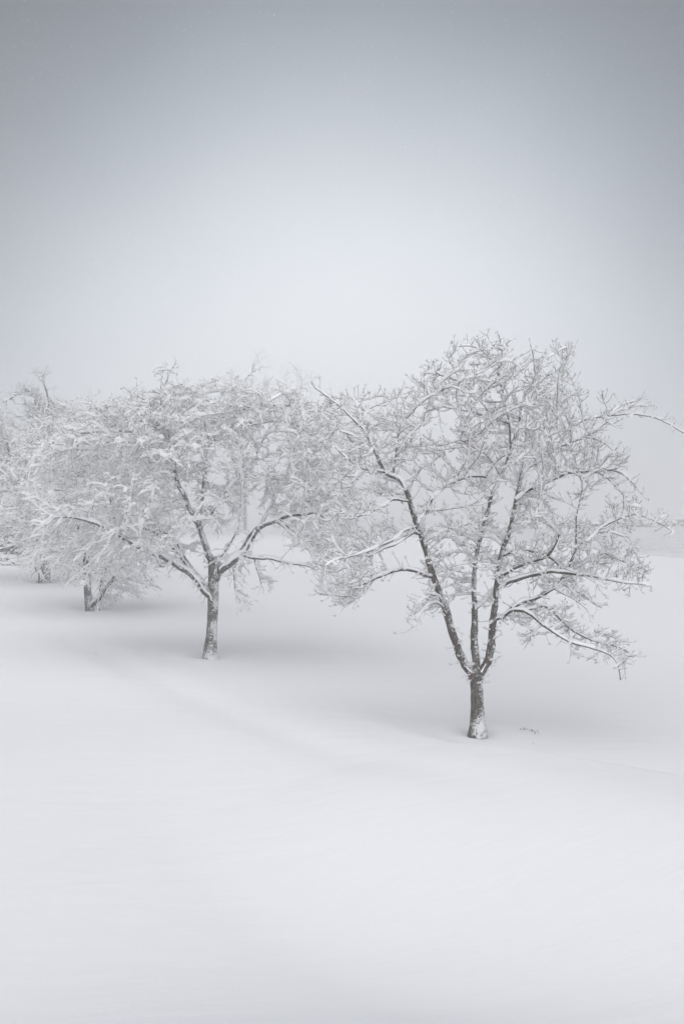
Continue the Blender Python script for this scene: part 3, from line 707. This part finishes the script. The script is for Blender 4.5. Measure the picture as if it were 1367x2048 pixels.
B2 = bark_mat('cherry_bark', (0.03, 0.029, 0.027), (0.075, 0.071, 0.063), (0.17, 0.165, 0.15), 0.04, foot[1])
B3 = bark_mat('old_bark', (0.03, 0.028, 0.026), (0.07, 0.066, 0.06), (0.15, 0.14, 0.13), 0.0, foot[2])
ROWG = 'snow-laden trees planted in a row down the slope'
common = dict(step=0.11, infl=0.75, kill=0.15, tip_r=0.0032, fine_r=0.0085, max_r=0.022, branch_min=7, n_branch=230)
def T(i, **k):
    d = dict(common); d.update(k); d['Y'] = TREES[i][1]; d['base'] = base_xy[i]; d['foot'] = foot[i]; d['rng'] = np.random.default_rng(40+i); d['group'] = ROWG
    return d
build_tree('dogwood_tree', 'nearest tree on the right, three stems forking low from a snow-plastered brown trunk',
  T(0, heart=(955, 1150), trunk=T1_trunk, limbs=T1_limbs, lobes=T1_lobes, holes=T1_holes, bark=B1, twig=M_TWIG1, trop=(0, 0, 0.20), limb_snow=0.030, twig_snow=0.033, limb_shoots=1.5, kill=0.14,
    shoots=2, shoot_len=(0.07, 0.18), shoot_nodes=3, bend=0.34, zsq=0.85, laden=0.93, spur_laden=0.45, tip_r=0.0033, radial=0.22, pipe=0.46, clump=-1.2, thin=T1_thin, spurs=[(2, 3)], spur_len=(0.025, 0.06)))
build_tree('cherry_tree', 'broad tree left of centre with a single trunk and arching, drooping branches',
  T(1, heart=(425, 1080), limb_shoots=1.3, trunk=T2_trunk, limbs=T2_limbs, lobes=T2_lobes, holes=T2_holes, bark=B2, twig=M_TWIG2, trop=(0, 0, -0.28), limb_snow=0.038, twig_snow=0.046, thin=T2_thin, clump=-1.5,
    step=0.13, infl=0.95, kill=0.19, tip_r=0.0036, shoots=2, shoot_len=(0.09, 0.24), shoot_nodes=4, bend=-0.28, zsq=0.9, laden=0.9, spurs=[(3, 2)], spur_len=(0.04, 0.09)))
build_tree('cherry_tree', 'third tree of the row, its forked grey trunk low left behind the drooping branches',
  T(2, heart=(175, 1090), limb_shoots=1.5, trunk=T3_trunk, limbs=T3_limbs, lobes=T3_lobes, bark=B3, twig=M_TWIG2, trop=(0, 0, -0.25), limb_snow=0.036, twig_snow=0.042, n_branch=120,
    step=0.16, infl=1.2, kill=0.24, tip_r=0.004, shoots=2, shoot_len=(0.14, 0.34), shoot_nodes=4, bend=-0.28, zsq=0.9, laden=0.85, spurs=[(3, 2)], spur_len=(0.05, 0.10)))
build_tree('cherry_tree', 'fourth tree at the left edge with a dark stubby trunk and hooked top branches',
  T(3, heart=(90, 1050), limb_shoots=1.5, trunk=T4_trunk, limbs=T4_limbs, lobes=T4_lobes, bark=B3, twig=M_TWIG3, trop=(0, 0, 0.0), limb_snow=0.032, twig_snow=0.038, n_branch=120,
    step=0.18, infl=1.3, kill=0.28, tip_r=0.0055, shoots=3, shoot_len=(0.14, 0.34), shoot_nodes=3, bend=0.0, zsq=0.8, laden=0.8, spurs=[(2, 2)], spur_len=(0.05, 0.11)))

# ---- faint trees out in the whiteout
def ghost(px, py_base, Y, lab, trunk_w, top, half, seed):
    bx = (px-683.5)/FPX*Y; zf = Hs(bx, Y); mpp = Y/FPX; pyb = 1024-zf/mpp
    r = np.random.default_rng(seed)
    mid = top+(pyb-top)*0.55
    tr = [(px, pyb+4, trunk_w*1.3, 0), (px, (pyb+mid)/2, trunk_w, 0), (px+2, mid, trunk_w*0.8, 0)]
    limbs = []
    for q in range(7):
        a = -1+2*q/6+r.normal(0, .08); ex = px+a*half*0.8; ey = top+ (pyb-top)*(0.05+0.28*abs(a))+r.normal(0, 5)
        limbs.append((trunk_w*0.6, trunk_w*0.15, r.normal(0, 2), [(px+2, mid+4), (px+a*half*0.28, mid-(mid-top)*0.3), (px+a*half*0.6, mid-(mid-top)*0.62), (ex, ey)]))
    lobe = [(px+half*math.cos(t_)*(1+0.12*math.sin(3*t_+seed)), (top+mid)/2+10-(mid-top)*0.62*math.sin(t_)*(1+0.1*math.sin(5*t_+seed))) for t_ in np.linspace(0, 2*math.pi, 18)[:-1]]
    build_tree('bare_tree', lab, dict(Y=Y, heart=(px, mid), base=(bx, Y), foot=zf, rng=r, trunk=tr, limbs=limbs, lobes=[(0.55, half*mpp*0.7, lobe)], bark=M_FARTWIG, twig=M_FARTWIG,
      trop=(0, 0, 0.03), limb_snow=0.08, twig_snow=0.05, step=0.5, infl=3.5, kill=0.8, tip_r=0.012, fine_r=0.03, max_r=0.12, branch_min=6, n_branch=40,
      shoots=2, shoot_len=(0.4, 1.1), shoot_nodes=3, bend=0.05, zsq=0.9, laden=0.7, spurs=[(2, 2)], spur_len=(0.2, 0.4), group='faint bare trees beyond the crest'))
ghost(490, 1100, 98, 'faint tall bare tree fading out in the snow haze above the arching tree', 6, 712, 62, 3)
ghost(588, 1100, 106, 'fainter rounded bare tree to the right of the tall hazy one', 8, 742, 48, 5)
ghost(1037, 1100, 100, 'pale straight trunk in the haze seen through the gap under the nearest crown', 7, 850, 60, 8)
ghost(-22, 1100, 75, 'hazy bare tree whose crown just enters at the left edge', 8, 752, 40, 11)

# ------------------------------------------------------------------ shrubs and hedge
def shrub(name, label, cat, cx, cy, L, W, Ht, n, leaf, seed, cap):
    """leafy mass: stems, many small leaf faces and a broken snow cap"""
    r = np.random.default_rng(seed)
    zf = Hs(cx, cy); root = bpy.data.objects.new(name, None); C.objects.link(root); root.location = (cx, cy, zf)
    root['label'] = label; root['category'] = cat
    def prof(x):   # uneven top
        return Ht*(0.80+0.12*np.sin(x*2.1+seed)+0.10*np.sin(x*5.3+seed*2))*np.sqrt(np.clip(1-(x/L)**4, 0.02, 1))
    x = r.uniform(-L, L, n); v = r.uniform(0, 1, n)**0.8; top = prof(x)
    y = r.uniform(-1, 1, n)*W*np.sqrt(np.clip(1-v**3, 0.05, 1)); z = v*top
    c = np.stack([x, y, z+np.array([0])], 1)
    c[:, 2] += H(c[:, 0]+cx, c[:, 1]+cy)-zf
    a = unit(r.normal(0, 1, (n, 3))); b_ = unit(np.cross(a, r.normal(0, 1, (n, 3))))
    s1 = r.uniform(0.6, 1.3, (n, 1))*leaf; s2 = s1*0.45
    V = np.stack([c-a*s1, c+b_*s2, c+a*s1, c-b_*s2], 1).reshape(-1, 3)
    Q = np.arange(4*n).reshape(-1, 4)
    link('foliage', mesh_np('foliage', V, Q, M_HEDGE, False), root, 'stuff')
    k = 26
    xs = r.uniform(-L*0.9, L*0.9, k); p0 = np.stack([xs, r.uniform(-.5, .5, k)*W, np.full(k, -0.1)], 1)
    p0[:, 2] += H(p0[:, 0]+cx, p0[:, 1]+cy)-zf
    p2 = p0+np.stack([r.normal(0, .15, k), r.normal(0, .1, k), prof(xs)*0.9], 1); P_ = np.stack([p0, (p0+p2)/2+r.normal(0, .04, (k, 3)), p2], 1)
    V, Q = tubes(P_, np.tile([0.03, 0.02, 0.008], (k, 1)), 5); link('stems', mesh_np('stems', V, Q, M_TWIG3), root, 'stuff')
    # snow lumps resting on the leaves
    m = cap; x = r.uniform(-L, L, m); up = r.random(m) < 0.8
    y = r.uniform(-1, 1, m)*W; z = np.where(up, prof(x)*r.uniform(0.8, 1.03, m), prof(x)*r.uniform(0.05, 0.9, m)); y = np.where(up, y*0.8, -W*r.uniform(0.6, 1.05, m))
    z += H(x+cx, y+cy)-zf
    sz = r.uniform(0.5, 1.3, m)*leaf*1.8
    th = np.arange(8)/8*2*np.pi; rings = [(0.35, -0.4), (1.0, -0.25), (0.95, 0.15), (0.55, 0.5), (0.02, 0.62)]
    Vs = np.stack([np.stack([x[:, None]+sz[:, None]*rr_*np.cos(th)*1.2, y[:, None]+sz[:, None]*rr_*np.sin(th), np.repeat((z+sz*zz)[:, None], 8, 1)], -1) for rr_, zz in rings], 1)
    link('snow_cap', mesh_np('snow_cap', Vs.reshape(-1, 3), tube_quads(m, 5, 8), M_TWIGSNOW), root, 'stuff')
    return root
shrub('evergreen_shrub', 'dark evergreen shrub under snow at the left edge behind the trees', 'shrub', -13.7, 40.0, 2.3, 0.8, 1.25, 9000, 0.05, 3, 330)
shrub('low_shrub', 'low shrub almost buried in snow before the dark evergreen', 'shrub', -13.3, 37.0, 1.7, 0.5, 0.42, 700, 0.045, 6, 420)
shrub('hedge_row', 'long low hedge, a faint grey line across the distant field at right', 'hedge', 44.0, 118.0, 26, 0.9, 1.1, 9000, 0.16, 9, 900)

# ------------------------------------------------------------------ weeds poking through the snow
def hit(px, py):
    """where the line of sight through a pixel meets the snow"""
    d = at(px, py, 1.0); t_ = 5.0
    while t_ < 60:
        p = d*t_
        if p[2] < Hs(p[0], p[1]): return p
        t_ += 0.02
    return d*15
def weed(px, py, label, n, h, seed):
    p = hit(px, py); r = np.random.default_rng(seed)
    p0 = np.zeros((n, 3)); p0[:, 0] = r.uniform(-0.03, 0.03, n); p0[:, 2] = -0.03
    d = unit(np.stack([r.normal(0.05, 0.35, n), r.normal(0, .2, n), np.ones(n)], 1)); l = r.uniform(0.6, 1.1, (n, 1))*h
    P_ = np.stack([p0, p0+d*l*0.6, p0+d*l+np.stack([r.normal(0, .015, n), np.zeros(n), np.zeros(n)], 1)], 1)
    V, Q = tubes(P_, np.tile([0.0028, 0.0024, 0.002], (n, 1)), 5)
    tips = P_[:, -1]; th = np.arange(6)/6*2*np.pi
    Vs = np.stack([np.stack([tips[:, 0:1]+rr_*np.cos(th), tips[:, 1:2]+rr_*np.sin(th), np.repeat(tips[:, 2:3]+zz, 6, 1)], -1) for rr_, zz in [(0.001, -0.010), (0.005, -0.003), (0.0045, 0.005), (0.001, 0.011)]], 1)
    o = bpy.data.objects.new('weed', None); C.objects.link(o); o.location = p; o.empty_display_size = 0.05
    o['label'] = label; o['category'] = 'weed'; o['group'] = 'dry weeds poking through the snow'
    link('stem', mesh_np('stem', V, Q, M_WEED), o); link('seed_heads', mesh_np('seed_heads', Vs.reshape(-1, 3), tube_quads(n, 4, 6), M_WEED), o)
weed(1045, 1462, 'dry weed tuft right of the nearest trunk, closest to it', 5, 0.09, 1)
weed(1061, 1464, 'dry weed tuft in the middle of the three beside the nearest trunk', 4, 0.07, 2)
weed(1073, 1469, 'dry weed with one leaning stem, farthest right from the trunk', 3, 0.10, 3)
weed(1062, 1487, 'lone weed tip in the hollow below the three tufts', 2, 0.045, 4)
weed(189, 1308, 'single dark weed tip in the snow below the third tree', 2, 0.05, 5)

# ------------------------------------------------------------------ falling snow
def flakes(n):
    r = np.random.default_rng(99)
    Y = 9+ (r.random(n)**0.7)*32; x = r.uniform(-0.42, 0.42, n)*Y; z = -4+r.random(n)*11
    ok = z > H(x, Y)+0.02; c = np.stack([x, Y, z], 1)[ok]; n = len(c)
    s = r.uniform(0.0016, 0.0042, (n, 1))
    t4 = np.array([[1, 0, -0.4], [-0.5, 0.87, -0.4], [-0.5, -0.87, -0.4], [0, 0, 0.8]])
    V = (c[:, None, :]+t4[None]*s[:, None, :]*r.uniform(0.6, 1.3, (n, 4, 1))).reshape(-1, 3)
    b_ = np.arange(n)[:, None]*4
    T_ = np.concatenate([b_+np.array([[0, 2, 1]]), b_+np.array([[0, 1, 3]]), b_+np.array([[1, 2, 3]]), b_+np.array([[2, 0, 3]])])
    me = mesh_np('snowflakes', V, np.zeros((0, 4), int), M_TWIGSNOW, False, T_)
    o = link('falling_snow', me, None, 'stuff'); o['label'] = 'fine snowflakes blowing through the air'
flakes(90000)

# ------------------------------------------------------------------ haze
def haze(dens):
    m = bpy.data.materials.new('haze'); m.use_nodes = True; t = m.node_tree; t.nodes.clear()
    o = t.nodes.new('ShaderNodeOutputMaterial'); v = t.nodes.new('ShaderNodeVolumePrincipled')
    v.inputs['Color'].default_value = (0.995, 0.997, 1.0, 1); v.inputs['Density'].default_value = dens; v.inputs['Anisotropy'].default_value = 0.25
    t.links.new(v.outputs[0], o.inputs['Volume'])
    x0, x1, y0, y1, z0, z1 = -950, 950, -950, 950, -10, 17
    V = np.array([[x, y, z] for z in (z0, z1) for y in (y0, y1) for x in (x0, x1)], float)
    Q = np.array([[0, 2, 3, 1], [4, 5, 7, 6], [0, 1, 5, 4], [2, 6, 7, 3], [0, 4, 6, 2], [1, 3, 7, 5]])
    ob = link('haze', mesh_np('haze', V, Q, m, False), None, 'stuff'); ob['label'] = 'thin white snow haze over the whole field'
haze(0.0085)
